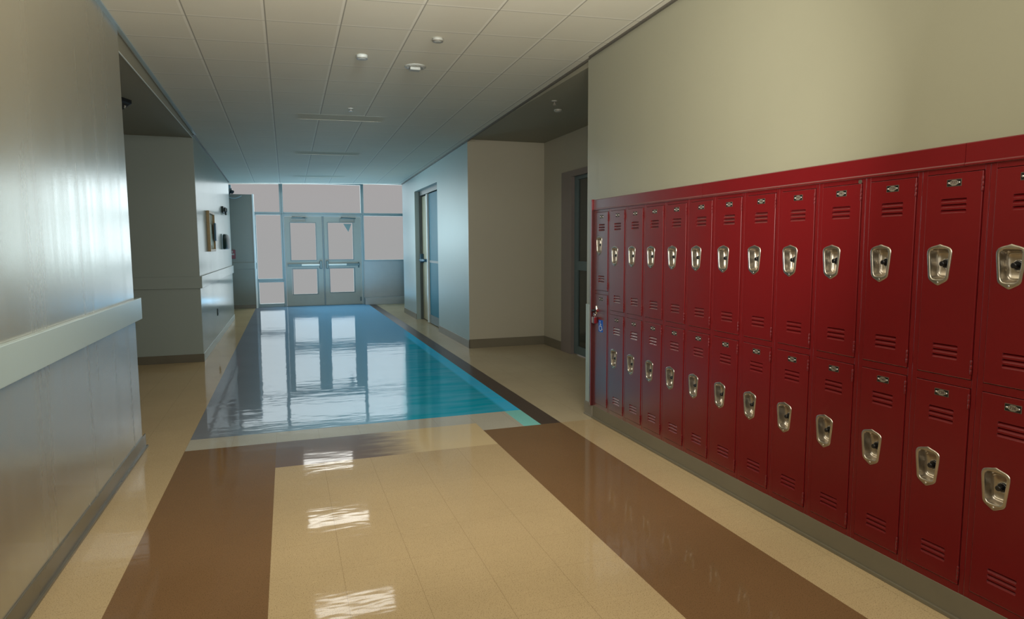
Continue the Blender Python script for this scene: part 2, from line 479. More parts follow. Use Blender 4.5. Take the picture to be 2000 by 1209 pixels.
# right pier with a door opening
PY0, PY1, PZ = 12.46, 14.80, 2.90
wall('wall_pier_right', [(XP, XP + 0.45, 10.215, PY0, 0, ZT), (XP, XP + 0.45, PY1, 16.42, 0, ZT), (XP, XP + 0.45, PY0, PY1, PZ, ZT)],
     M['wall_pier'], 'pale blue lit wall beyond the right alcove')
wall('wall_pier_end', [(XP, XA + 0.15, 10.20, 10.215, 0, 3.36)], M['wall_alcove'], 'tan wall at the far end of the right alcove')
wall('wall_room_beyond', [(XP + 1.6, XP + 1.7, 10.215, 16.42, 0, ZT), (XP + .45, XP + 1.6, 10.215, 10.3, 0, ZT), (XP + .45, XP + 1.7, 16.32, 16.42, 0, ZT)], M['wall_shade'], 'walls of the room behind the pier door')
wall('wall_back', [(-1.4, 3.4, -6.3, -6.2, 0, ZT)], M['wall'], 'wall closing the corridor behind the viewer')
# lobby
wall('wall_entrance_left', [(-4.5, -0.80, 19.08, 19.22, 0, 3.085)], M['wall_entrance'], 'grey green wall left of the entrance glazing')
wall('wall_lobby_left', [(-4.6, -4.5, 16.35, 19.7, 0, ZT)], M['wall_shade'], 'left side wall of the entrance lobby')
wall('wall_lobby_right', [(3.36, 3.46, 16.42, 19.7, 0, ZT)], M['wall_pier'], 'right side wall of the entrance lobby')

# trims
def trim(name, boxes, mat, label, cat='trim', bevel=0.0):
    mb = MB().mat(mat)
    for b in boxes: mb.box(*b, bevel=bevel)
    return struct(mb.build(name), label, cat)

trim('trim_1', [(XL, XL + 0.032, -6.2, 6.06, 1.083, 1.258)], M['rail'], 'flat chair rail on the near left wall', bevel=0.003)
trim('trim_2', [(-4.5, XF + 0.028, 10.362, 10.385, 1.078, 1.25)], M['wall_shade'], 'chair rail across the shaded recess wall', bevel=0.003)
trim('trim_3', [(XF, XF + 0.028, 10.39, 16.38, 1.078, 1.25)], M['wall_far_left'], 'chair rail along the far left wall', bevel=0.003)
trim('trim_4', [(-4.5, -0.78, 19.055, 19.08, 1.08, 1.25)], M['wall_entrance'], 'chair rail on the entrance side wall', bevel=0.003)
trim('baseboard_left', [(XL, XL + 0.008, -6.2, 6.04, 0.012, 0.118), (XL, XL + 0.022, -6.2, 6.06, 0, 0.016)], M['base_dark'], 'dark rubber baseboard on the near left wall', 'baseboard', 0.002)
trim('baseboard_recess', [(-4.5, XF + 0.008, 10.377, 10.385, 0, 0.118)], M['base_dark'], 'dark rubber baseboard on the shaded recess wall', 'baseboard', 0.002)
trim('baseboard_far_left', [(XF, XF + 0.008, 10.385, 16.36, 0, 0.118)], M['rail'], 'pale baseboard along the far left wall', 'baseboard', 0.002)
trim('baseboard_entrance', [(-4.5, -0.80, 19.07, 19.08, 0, 0.10)], M['base_dark'], 'grey baseboard of the entrance side wall', 'baseboard', 0.002)
trim('baseboard_pier', [(XP - 0.010, XP, 10.19, PY0, 0, 0.125), (XP - 0.010, XP, PY1, 16.42, 0, 0.125)], M['base'], 'rubber baseboard along the pale pier wall', 'baseboard', 0.002)
trim('baseboard_alcove', [(XP - 0.010, XA, 10.19, 10.20, 0, 0.145), (XA - 0.010, XA, 9.45, 10.19, 0, 0.145)], M['base'], 'rubber baseboard around the right alcove', 'baseboard', 0.002)
trim('baseboard_right', [(XR - 0.002, XR + 0.035, -6.2, 5.60, 0.016, 0.128), (XR - 0.014, XR + 0.035, -6.2, 5.60, 0, 0.018)], M['base'], 'grey rubber base running under the red lockers', 'baseboard', 0.002)
trim('trim_5', [(XR - 0.006, XR + 0.03, 5.60, 5.775, 0.0, 0.135), (XR - 0.012, XR + 0.03, 5.60, 5.781, 0, 0.016)], M['plate_grey'], 'worn metal base cap on the wall corner', 'trim', 0.003)
trim('trim_6', [(XR + 0.002, XR + 0.012, 5.70, 5.768, 0.135, 1.10), (XR + 0.006, XR + 0.05, 5.758, 5.768, 0.135, 1.10)], M['guard'], 'corner guard on the wall end beside the lockers', 'trim', 0.002)
# ceiling wall angles that follow the ceiling
def angle(name, x0, x1, y0, y1, h, mat, label):
    mb = MB().mat(mat)
    P = [(x0, zc(x0, y0), zc(x0, y1)), (x1, zc(x1, y0), zc(x1, y1))]
    lo = [[(x0, y0, P[0][1] - h), (x1, y0, P[1][1] - h), (x1, y0, P[1][1] + .01), (x0, y0, P[0][1] + .01)],
          [(x0, y1, P[0][2] - h), (x1, y1, P[1][2] - h), (x1, y1, P[1][2] + .01), (x0, y1, P[0][2] + .01)]]
    mb.loops(lo, True, True, True, False)
    return struct(mb.build(name), label, 'trim')
angle('trim_7', XL, XL + 0.03, -6.2, 10.4, 0.012, M['angle'], 'pale ceiling angle along the near left wall')
angle('trim_8', XF, XF + 0.022, 10.4, 16.35, 0.010, M['angle_dark'], 'thin dark ceiling angle along the far left wall')
angle('trim_9', XP - 0.022, XP + .005, 5.70, 16.42, 0.020, M['angle_dark'], 'dark ceiling angle along the right side')
angle('trim_10', XR - 0.018, XR + .01, -6.2, 5.70, 0.014, M['angle_dark'], 'dark ceiling angle above the right wall')
trim('trim_11', [(XF - 0.004, XF + 0.004, 6.0, 10.39, 3.212, 3.22)], M['offwhite'], 'thin white edge bead of the left soffit')
trim('trim_12', [(-0.83, -0.79, 19.05, 19.22, 0, 3.10)], M['offwhite'], 'thin white corner bead beside the entrance glazing')

# ------------------------------------------------------------------ entrance glazing
FD0, FD1 = YE - 0.05, YE + 0.05
def window(n, x0, x1, z0, z1, b, label):
    """b = (left, right, bottom, top) frame bar widths outside the glass rectangle"""
    root = empty('window_%d' % n, ((x0 + x1) / 2, YE, z0))
    struct(root, label, 'window')
    ox, oz = (x0 + x1) / 2, z0
    mb = MB().mat(M['alum'])
    L, R, B, T = b
    for q in ((x0 - L, x0, z0 - B, z1 + T), (x1, x1 + R, z0 - B, z1 + T), (x0, x1, z0 - B, z0), (x0, x1, z1, z1 + T)):
        if q[1] - q[0] < 1e-4 or q[3] - q[2] < 1e-4: continue
        mb.box(q[0] - ox, q[1] - ox, -0.05, 0.05, q[2] - oz, q[3] - oz, bevel=0.006)
    mb.build('window_frame', root)
    g = MB().mat(M['glass']); g.box(x0 - ox, x1 - ox, -0.004, 0.004, 0, z1 - z0)
    g.build('pane', root)
    return root
ZH0, ZH1 = 2.550, 2.632      # mullion between doors and transom
window(1, -4.4, -0.140, ZH1, 3.40, (0.05, 0.048, 0.041, 0.06), 'left transom pane above the grey side wall')
window(2, -0.045, 2.062, ZH1, 3.42, (0.046, 0.042, 0.041, 0.06), 'wide transom pane over the double doors')
window(3, 2.147, 3.30, ZH1, 3.46, (0.042, 0.06, 0.041, 0.06), 'right transom pane')
window(4, -0.765, -0.125, 0.795, ZH0, (0.045, 0.04, 0.05, 0.0405), 'tall sidelight pane left of the doors')
window(5, -0.745, -0.10, 0.10, 0.69, (0.065, 0.03, 0.10, 0.055), 'low sidelight pane left of the doors')
window(6, 2.140, 3.30, 1.285, ZH0, (0.035, 0.06, 0.03, 0.0405), 'large pane right of the doors')
trim('trim_13', [(2.10, 3.36, YE - 0.02, YE + 0.05, 0.20, 1.255)], M['panel_grey'], 'plain grey panel below the right entrance pane')
trim('trim_14', [(2.10, 3.36, YE - 0.30, YE + 0.05, 0, 0.20)], M['panel_grey'], 'low ledge below the grey entrance panel', bevel=0.006)
trim('trim_15', [(-0.0845, -0.03, FD0, FD1, 0, ZH0 + 0.0405), (2.045, 2.1045, FD0, FD1, 0, ZH0 + 0.0405), (-0.0295, 2.0445, FD0, FD1, 2.52, ZH0 + 0.0405)], M['alum'], 'grey frame around the double entrance doors', bevel=0.006)

trim('trim_18', [(0.975, 1.025, YE - 0.05, YE + 0.02, 0.0, 2.525), (-0.0295, 2.0445, YE - 0.06, YE + 0.05, 0.0, 0.02)], M['door_dark'], 'grey centre post and threshold of the entrance doors', bevel=0.004)
def entrance_door(n, x0, x1, glass, low, hinge_left, label):
    root = empty('door_%d' % n, ((x0 + x1) / 2, YE - 0.01, 0.0))
    struct(root, label, 'door')
    ox = (x0 + x1) / 2
    z0, z1 = 0.015, 2.515
    gx0, gx1, gz0, gz1 = glass; lx0, lx1, lz0, lz1 = low
    mb = MB().mat(M['door_grey'])
    d0, d1 = -0.03, 0.02
    cells = [(x0, gx0, z0, z1), (gx1, x1, z0, z1), (gx0, gx1, gz1, z1), (gx0, gx1, lz1, gz0), (gx0, gx1, z0, lz0)]
    for a, b, c, d in cells: mb.box(a - ox, b - ox, d0, d1, c, d)
    mb.mat(M['door_dark'])
    for (a, b, c, d) in (glass, low):
        w = 0.022
        for q in ((a - w, a, c - w, d + w), (b, b + w, c - w, d + w), (a, b, c - w, c), (a, b, d, d + w)):
            mb.box(q[0] - ox, q[1] - ox, d0 - 0.008, d0 + 0.01, q[2], q[3])
    mb.build('door_leaf', root)
    for (a, b, c, d) in (glass, low):
        g = MB().mat(M['glass']); g.box(a - ox, b - ox, -0.006, 0.002, c, d); g.build('pane', root)
    # panic bar
    zb = 1.165
    pb = MB().mat(M['bar'])
    pb.box(x0 + 0.05 - ox, x1 - 0.05 - ox, -0.095, -0.045, zb - 0.028, zb + 0.028, bevel=0.008)
    pb.mat(M['brass_dark'])
    e0 = x0 + 0.05 if hinge_left else x1 - 0.42
    pb.box(e0 - ox, e0 + 0.37 - ox, -0.099, -0.05, zb - 0.030, zb + 0.030, bevel=0.006)
    lk = x1 - 0.06 if hinge_left else x0 + 0.06
    pb.box(lk - 0.035 - ox, lk + 0.035 - ox, -0.105, -0.03, zb - 0.11, zb + 0.11, bevel=0.010)
    tag(pb.build('push_bar', root), 'horizontal metal panic bar with dark latch case')
    # closer
    cl = MB().mat(M['brass_dark'])
    c0 = x0 + 0.16 if hinge_left else x1 - 0.16 - 0.42
    cl.box(c0 - ox, c0 + 0.42 - ox, -0.062, -0.03, 2.355, 2.368)
    cl.box(c0 - ox, c0 + 0.012 - ox, -0.07, -0.03, 2.355, 2.47)
    cl.box(c0 + 0.40 - ox, c0 + 0.412 - ox, -0.07, -0.03, 2.355, 2.47)
    cl.box(c0 + 0.03 - ox, c0 + 0.45 - ox, -0.10, -0.03, 2.462, 2.49, bevel=0.006)
    cl.tube([(c0 + 0.40 - ox, -0.10, 2.478), (c0 + 0.2 - ox, -0.16, 2.49), (c0 + 0.05 - ox, -0.06, 2.50)], 0.010, 6)
    tag(cl.build('door_closer', root), 'dark door closer above the glass')
    if not hinge_left:
        h = MB().mat(M['brass_dark'])
        h.box(x1 - 0.10 - ox, x1 - 0.06 - ox, -0.05, -0.03, zb - 0.10, zb + 0.06, bevel=0.004)
        h.tube([(x1 - 0.08 - ox, -0.05, zb - 0.07), (x1 - 0.08 - ox, -0.085, zb - 0.05), (x1 - 0.08 - ox, -0.085, zb + 0.02), (x1 - 0.08 - ox, -0.05, zb + 0.04)], 0.01, 6)
        h.build('door_handle', root)
        s = MB().mat(M['brass_dark'])
        s.box(x1 - 0.06 - ox, x1 - 0.015 - ox, -0.055, -0.03, 0.10, 0.22, bevel=0.004); s.build('floor_stop', root)
    return root
entrance_door(1, -0.025, 0.972, (0.125, 0.795, 1.30, 2.335), (0.155, 0.815, 0.345, 1.045), True, 'left leaf of the glazed double entrance doors')
entrance_door(2, 1.028, 2.040, (1.135, 1.815, 1.31, 2.345), (1.155, 1.835, 0.375, 1.05), False, 'right leaf of the glazed double entrance doors with a grey triangle on its glass')
tp = MB().mat(M['triangle'])
tp.loops([[(1.565, YE - 0.022, 2.32), (1.79, YE - 0.022, 2.32), (1.70, YE - 0.022, 2.09)], [(1.565, YE - 0.019, 2.32), (1.79, YE - 0.019, 2.32), (1.70, YE - 0.019, 2.09)]], True, True, True, False)
tag(tp.build('triangle_sticker'), 'grey green downward triangle stuck on the right entrance door glass', 'sticker')

# ------------------------------------------------------------------ pier door (right side)
def pier_door():
    f = MB().mat(M['pier_frame'])
    f.box(XP + 0.10, XP + 0.45, PY1 - 0.07, PY1, 0, PZ); f.box(XP + 0.10, XP + 0.45, PY0, PY0 + 0.07, 0, PZ); f.box(XP + 0.10, XP + 0.45, PY0 + .07, PY1 - .07, PZ - 0.10, PZ)
    struct(f.build('trim_16'), 'dark frame lining the opening in the pale pier wall', 'trim')
    # near leaf: teal glazed, set close to the wall face
    r = empty('door_3', (XP + 0.14, 13.35, 0)); struct(r, 'teal glazed door leaf in the pale pier wall', 'door')
    y0, y1 = PY0 + 0.075, 13.93
    mb = MB().mat(M['teal_glass'])
    mb.box(-0.02, 0.02, y0 - 13.35, y1 - 0.09 - 13.35, 0.02, PZ - 0.12)
    tag(mb.build('pane', r), 'teal reflective glass')
    st = MB().mat(M['offwhite']); st.box(-0.06, 0.03, y1 - 0.09 - 13.35, y1 - 13.35, 0.02, PZ - 0.12, bevel=0.006)
    tag(st.build('door_stile', r), 'pale vertical edge of the door')
    rl = MB().mat(M['door_dark']); rl.box(-0.03, 0.01, y0 - 13.35, y1 - 0.09 - 13.35, 1.32, 1.37); rl.box(-0.03, 0.01, y0 - 13.35, y1 - .09 - 13.35, 0.02, 0.20)
    rl.build('door_rail', r)
    r2 = empty('door_4', (XP + 0.17, 14.3, 0)); struct(r2, 'olive door leaf with a blue push bar in the pale pier wall', 'door')
    a, b = 13.94 - 14.3, PY1 - 0.075 - 14.3
    p = MB().mat(M['olive']); p.box(-0.02, 0.03, a, b, 0.02, PZ - 0.12, bevel=0.004); p.build('door_leaf', r2)
    q = MB().mat(M['navy']); q.tube([(-0.08, a + 0.02, 1.36), (-0.08, b - 0.02, 1.36)], 0.032, 10); q.box(-0.09, -0.02, b - 0.10, b - 0.03, 1.30, 1.50, bevel=.005)
    tag(q.build('push_bar', r2), 'blue horizontal push bar')
pier_door()

# ------------------------------------------------------------------ alcove door
def alcove_door():
    f = MB().mat(M['hm_brown'])
    f.box(XA - 0.012, XA + 0.10, DY1, 9.45, 0.0, 2.79); f.box(XA - 0.012, XA + 0.10, 7.2, DY0, 0, 2.79); f.box(XA - 0.012, XA + 0.10, DY0, DY1, DZ, 2.79)
    struct(f.build('trim_17'), 'brown grey steel frame of the dark alcove door', 'trim')
    r = empty('door_5', (XA + 0.06, 8.3, 0)); struct(r, 'dark glazed door in the right alcove', 'door')
    mb = MB().mat(M['door_dark'])
    for a, b, c, d in ((8.95, DY1, 0.02, DZ), (DY0, DY0 + .12, 0.02, DZ), (DY0 + .12, 8.95, 1.30, 1.435), (DY0 + .12, 8.95, 0.02, 0.14), (DY0 + .12, 8.95, DZ - .05, DZ)):
        mb.box(-0.02, 0.03, a - 8.3, b - 8.3, c, d)
    mb.build('door_leaf', r)
    for c, d in ((0.14, 1.30), (1.435, DZ - .05)):
        g = MB().mat(M['smoke_glass']); g.box(0, 0.012, DY0 + .12 - 8.3, 8.95 - 8.3, c, d); g.build('pane', r)
alcove_door()

# ------------------------------------------------------------------ lockers
W, H = 0.3048, 1.870
ZB = 0.128
Y0 = 5.2808                      # first seam after the far column
OUT = [(0.000, 0.0925), (0.018, 0.0865), (0.038, 0.0815), (0.050, 0.0755), (0.0575, 0.066), (0.0590, 0.054), (0.0560, 0.020), (0.0475, -0.056),
       (0.0435, -0.066), (0.036, -0.0735), (0.016, -0.0845), (0.004, -0.0915), (0.0, -0.0920)]
INN = [(0.000, 0.0735), (0.026, 0.0730), (0.038, 0.0700), (0.0445, 0.0620), (0.0465, 0.050), (0.0440, 0.020), (0.0375, -0.044), (0.0345, -0.0560),
       (0.0260, -0.0640), (0.014, -0.0660), (0.0, -0.0662)]
def full(sh):
    return sh + [(-u, v) for u, v in reversed(sh[1:-1])]
def polar(sh, n, k=1.0, dv=0.0):
    """n points of the outline seen from its centre, scaled by k"""
    pts = full(sh); out = []
    for i in range(n):
        a = math.pi / 2 - 2 * math.pi * i / n
        dx, dy = math.cos(a), math.sin(a)
        best = None
        for (x1, y1), (x2, y2) in zip(pts, pts[1:] + pts[:1]):
            ex, ey = x2 - x1, y2 - y1
            den = dx * ey - dy * ex
            if abs(den) < 1e-12: continue
            t = (x1 * ey - y1 * ex) / den; s = (x1 * dy - y1 * dx) / den
            if t > 0 and -1e-9 <= s <= 1 + 1e-9: best = t if best is None else max(best, t)
        out.append((dx * best * k, dy * best * k + dv))
    return out

def slot_pts(s0, s1, z0, z1, n=5):
    r = (z1 - z0) / 2; zc_ = (z0 + z1) / 2; pts = []
    for i in range(n + 1):
        a = math.pi / 2 - math.pi * i / n
        pts.append((s1 - r * 0.5 + math.cos(a) * r * 0.5, zc_ + math.sin(a) * r))
    for i in range(n + 1):
        a = -math.pi / 2 - math.pi * i / n
        pts.append((s0 + r * 0.5 + math.cos(a) * r * 0.5, zc_ + math.sin(a) * r))
    return pts

DOORF = -0.004                   # door face stands proud of the frame
def door_mesh(h, cup_top, louvres=True, cup=True):
    """door from its lower left corner: x 0..0.25, z 0..h, front towards -y"""
    w = 0.25
    mb = MB().mat(M['red'])
    bm = mb.bm
    b = 0.002
    holes = []
    if louvres:
        for zt in (h - 0.116, h - 0.140, h - 0.164, 0.130, 0.106, 0.082):
            holes.append(slot_pts(0.070, 0.187, zt - 0.008, zt + 0.008))
    cu = (0.078, h - cup_top - 0.0925)
    hole_c = None
    if cup:
        hole_c = [(cu[0] + u, cu[1] + v) for u, v in polar(OUT, 48, 0.93)]
    edges = []
    def loop(pts, y):
        vs = [bm.verts.new((p[0], y, p[1])) for p in pts]
        es = [bm.edges.new((vs[i], vs[(i + 1) % len(vs)])) for i in range(len(vs))]
        return vs, es
    outer, eo = loop([(b, b), (w - b, b), (w - b, h - b), (b, h - b)], DOORF)
    edges += eo
    hv = []
    for hp in holes:
        v_, e_ = loop(hp, DOORF); hv.append(v_); edges += e_
    if hole_c:
        vc, ec = loop(hole_c, DOORF); edges += ec
    bmesh.ops.triangle_fill(bm, use_beauty=True, use_dissolve=False, edges=edges, normal=Vector((0, -1, 0)))
    # rim
    r1 = [bm.verts.new((x, DOORF + b, z)) for x, z in ((0, 0), (w, 0), (w, h), (0, h))]
    r2 = [bm.verts.new((x, 0.014, z)) for x, z in ((0, 0), (w, 0), (w, h), (0, h))]
    for a_, c_ in ((outer, r1), (r1, r2)):
        for i in range(4):
            j = (i + 1) % 4
            bm.faces.new((a_[i], a_[j], c_[j], c_[i]))
    # louvre recesses: deep at the top edge, running out flush at the bottom
    for v_, hp in zip(hv, holes):
        zt = max(p[1] for p in hp); zb = min(p[1] for p in hp)
        inn = [bm.verts.new((p[0], DOORF + 0.0002 + 0.013 * (p[1] - zb) / (zt - zb), p[1])) for p in hp]
        n = len(hp)
        for i in range(n):
            j = (i + 1) % n
            bm.faces.new((v_[i], v_[j], inn[j], inn[i]))
        bm.faces.new(inn)
    if hole_c:
        inn = [bm.verts.new((p[0], 0.010, p[1])) for p in hole_c]
        n = len(hole_c)
        for i in range(n):
            j = (i + 1) % n
            bm.faces.new((vc[i], vc[j], inn[j], inn[i]))
    return mb.mesh('door')

def cup_mesh():
    N = 64
    mb = MB().mat(M['steel'])
    L = lambda sh, k, y, dv=0.0: [(u, y, v) for u, v in polar(sh, N, k, dv)]
    mb.loops([L(OUT, 1.0, DOORF - 0.0002), L(OUT, 0.985, DOORF - 0.0026), L(OUT, 0.965, DOORF - 0.0034), L(INN, 1.04, DOORF - 0.0040), L(INN, 1.0, DOORF - 0.0036), L(INN, 0.965, DOORF - 0.0005), L(INN, 0.95, 0.004)])
    mb.mat(M['steel_in'])
    mb.loops([L(INN, 0.95, 0.004), L(INN, 0.90, 0.022), L(INN, 0.86, 0.030), L(INN, 0.80, 0.0325)])
    mb.mat(M['steel'])
    mb.loops([L(INN, 0.80, 0.0325), L(INN, 0.77, 0.0300), L(INN, 0.74, 0.0300)])
    mb.mat(M['steel_in'])
    mb.loops([L(INN, 0.74, 0.0300), L(INN, 0.68, 0.0350), L(INN, 0.3, 0.0355)], cap1=True)
    # fixing screw
    mb.mat(M['chrome']); mb.lathe((0, DOORF - 0.002, -0.0785), (0, -1, 0), [(0.0048, -0.001), (0.0048, 0.0022), (0.003, 0.0032)], 12, False, True)
    mb.mat(M['black']); mb.box(-0.0036, 0.0036, DOORF - 0.0056, DOORF - 0.0048, -0.0791, -0.0779)
    return mb.mesh('lock_cup')

def dial_mesh():
    mb = MB().mat(M['chrome'])
    mb.lathe((0, 0.0355, 0), (0, -1, 0), [(0.0235, 0.0), (0.0235, 0.004), (0.0220, 0.005)], 28, False, True)
    mb.mat(M['black'])
    mb.lathe((0, 0.0355, 0), (0, -1, 0), [(0.0205, 0.004), (0.0205, 0.009), (0.0165, 0.012)], 28, False, True)
    mb.lathe((0, 0.0355, 0), (0, -1, 0), [(0.0110, 0.011), (0.0100, 0.020), (0.0118, 0.027), (0.0118, 0.034), (0.0085, 0.037)], 20, False, True)
    mb.mat(M['tick'])
    for k in range(20):
        a = 2 * math.pi * k / 20
        c, s = math.cos(a), math.sin(a)
        r0, r1, wd = 0.0172, 0.0198, 0.0006
        mb.face([(c * r0 - s * wd, 0.0355 - 0.0116, s * r0 + c * wd), (c * r0 + s * wd, 0.0355 - 0.0116, s * r0 - c * wd),
                 (c * r1 + s * wd, 0.0355 - 0.0098, s * r1 - c * wd), (c * r1 - s * wd, 0.0355 - 0.0098, s * r1 + c * wd)])
    return mb.mesh('combination_dial')

def hinge_mesh():
    mb = MB().mat(M['red'])
    z = 0.0
    for k in range(3):
        mb.lathe((0, DOORF - 0.001, 0.0005 + 0.0207 * k), (0, 0, 1), [(0.0035, 0), (0.0042, 0.001), (0.0042, 0.0188), (0.0035, 0.0198)], 10)
    return mb.mesh('hinge')

def plate_mesh(num):
    y = DOORF - 0.0015
    mb = MB().mat(M['plate_edge']); mb.box(-0.033, 0.033, y, DOORF + 0.001, -0.0155, 0.0155, bevel=0.0006)
    y -= 0.0004
    mb.mat(M['black']); mb.face([(-0.0305, y, -0.013), (0.0305, y, -0.013), (0.0305, y, 0.013), (-0.0305, y, 0.013)])
    y -= 0.0003
    mb.mat(M['plate_grey'])
    mb.face([(-0.015, y, -0.0075), (-0.008, y, -0.0120), (0.008, y, -0.0120), (0.015, y, -0.0075), (0.020, y, -0.005), (0.020, y, 0.005), (0.015, y, 0.0075), (0.008, y, 0.0120), (-0.008, y, 0.0120), (-0.015, y, 0.0075), (-0.020, y, 0.005), (-0.020, y, -0.005)])
    mb.mat(M['digit'])
    text_faces(mb, str(num), 0.0175, lambda a, b: (a, y - 0.0004, b))
    mb.mat(M['chrome'])
    for s in (-1, 1):
        mb.lathe((s * 0.0238, y, 0), (0, -1, 0), [(0.0046, 0), (0.0042, 0.0018), (0.002, 0.0026)], 12, False, True)
    return mb.mesh('number_plate')

def frame_mesh(rails):
    """welded front frame with the given rail z ranges, local z from the column base"""
    mb = MB().mat(M['red'])
    hw = W / 2
    g = 0.0006
    mb.box(-hw + g, -hw + 0.027, 0, 0.016, 0, H, bevel=0.0022)
    mb.box(hw - 0.022, hw - g, 0, 0.016, 0, H, bevel=0.0022)
    for a, b in rails: mb.box(-hw + 0.027, hw - 0.022, 0.0002, 0.016, a, b)
    return mb.mesh('locker_frame')

def body_mesh(shelf):
    mb = MB().mat(M['red_dark'])
    hw = W / 2 - 0.001
    mb.box(-hw, -hw + .002, 0.016, 0.36, 0, H); mb.box(hw - .002, hw, 0.016, 0.36, 0, H)
    mb.box(-hw, hw, 0.358, 0.36, 0, H); mb.box(-hw, hw, 0.016, 0.36, 0, 0.002); mb.box(-hw, hw, 0.016, 0.36, H - 0.002, H)
    mb.box(-hw, hw, 0.016, 0.36, shelf - .001, shelf + .001)
    # dark backing just behind the door gaps
    mb.box(-hw, hw, 0.060, 0.062, 0, H)
    return mb.mesh('locker_body')

ME_CUP, ME_DIAL, ME_HINGE = cup_mesh(), dial_mesh(), hinge_mesh()
DX = -W / 2 + 0.0285              # left edge of the doors
U0, U1 = 1.086 - ZB, 1.973 - ZB   # upper door
L0, L1 = 0.165 - ZB, 1.046 - ZB   # lower door
ME_UP, ME_LOW = door_mesh(U1 - U0, 0.306), door_mesh(L1 - L0, 0.304)
ME_FRAME = frame_mesh([(0, L0 - 0.003), (L1 + 0.003, U0 - 0.003), (U1 + 0.003, H)])
ME_BODY = body_mesh((L1 + U0) / 2)

def add_door(root, me, z0, z1, cup_top, num, cup=True):
    d = link('door', me, root); d.location = (DX, 0, z0)
    h = z1 - z0
    p = link('number_plate', plate_mesh(num), d); p.location = (0.127, 0, h - 0.041)
    for zz in (h - 0.086, 0.023):
        hg = link('hinge', ME_HINGE, d); hg.location = (0.2515, 0, zz)
    if cup:
        c = link('lock_cup', ME_CUP, d); c.location = (0.078, 0, h - cup_top - 0.0925)
        k = link('combination_dial', ME_DIAL, d); k.location = (0.086, 0, h - cup_top - 0.0870)
        k.rotation_euler = (0, random.uniform(0, 6.28), 0)
    return d

ORD = {1: 'nearest the frame edge', 2: 'second', 3: 'third', 4: 'fourth', 5: 'fifth', 6: 'sixth', 7: 'seventh', 8: 'eighth', 9: 'ninth', 10: 'tenth', 11: 'eleventh', 12: 'twelfth'}
GRP = 'red two tier lockers along the right wall'
for k in range(1, 13):
    seam = Y0 - (k - 1) * W
    top = 735 + 2 * (12 - k)
    root = empty('locker', (XR, seam - W / 2, ZB), -math.pi / 2)
    if k == 12: lab = 'red two-door locker numbered 735 and 736, cut off at the right edge'
    else:
        n = k + 1
        lab = 'red two-door locker numbered %d and %d, %s from the far end' % (top, top + 1, ORD[n])
    tag(root, lab, 'locker', GRP)
    link('locker_frame', ME_FRAME, root)
    tag(link('locker_body', ME_BODY, root), 'dark red inside of the locker')
    add_door(root, ME_UP, U0, U1, 0.306, top)
    add_door(root, ME_LOW, L0, L1, 0.304, top + 1)

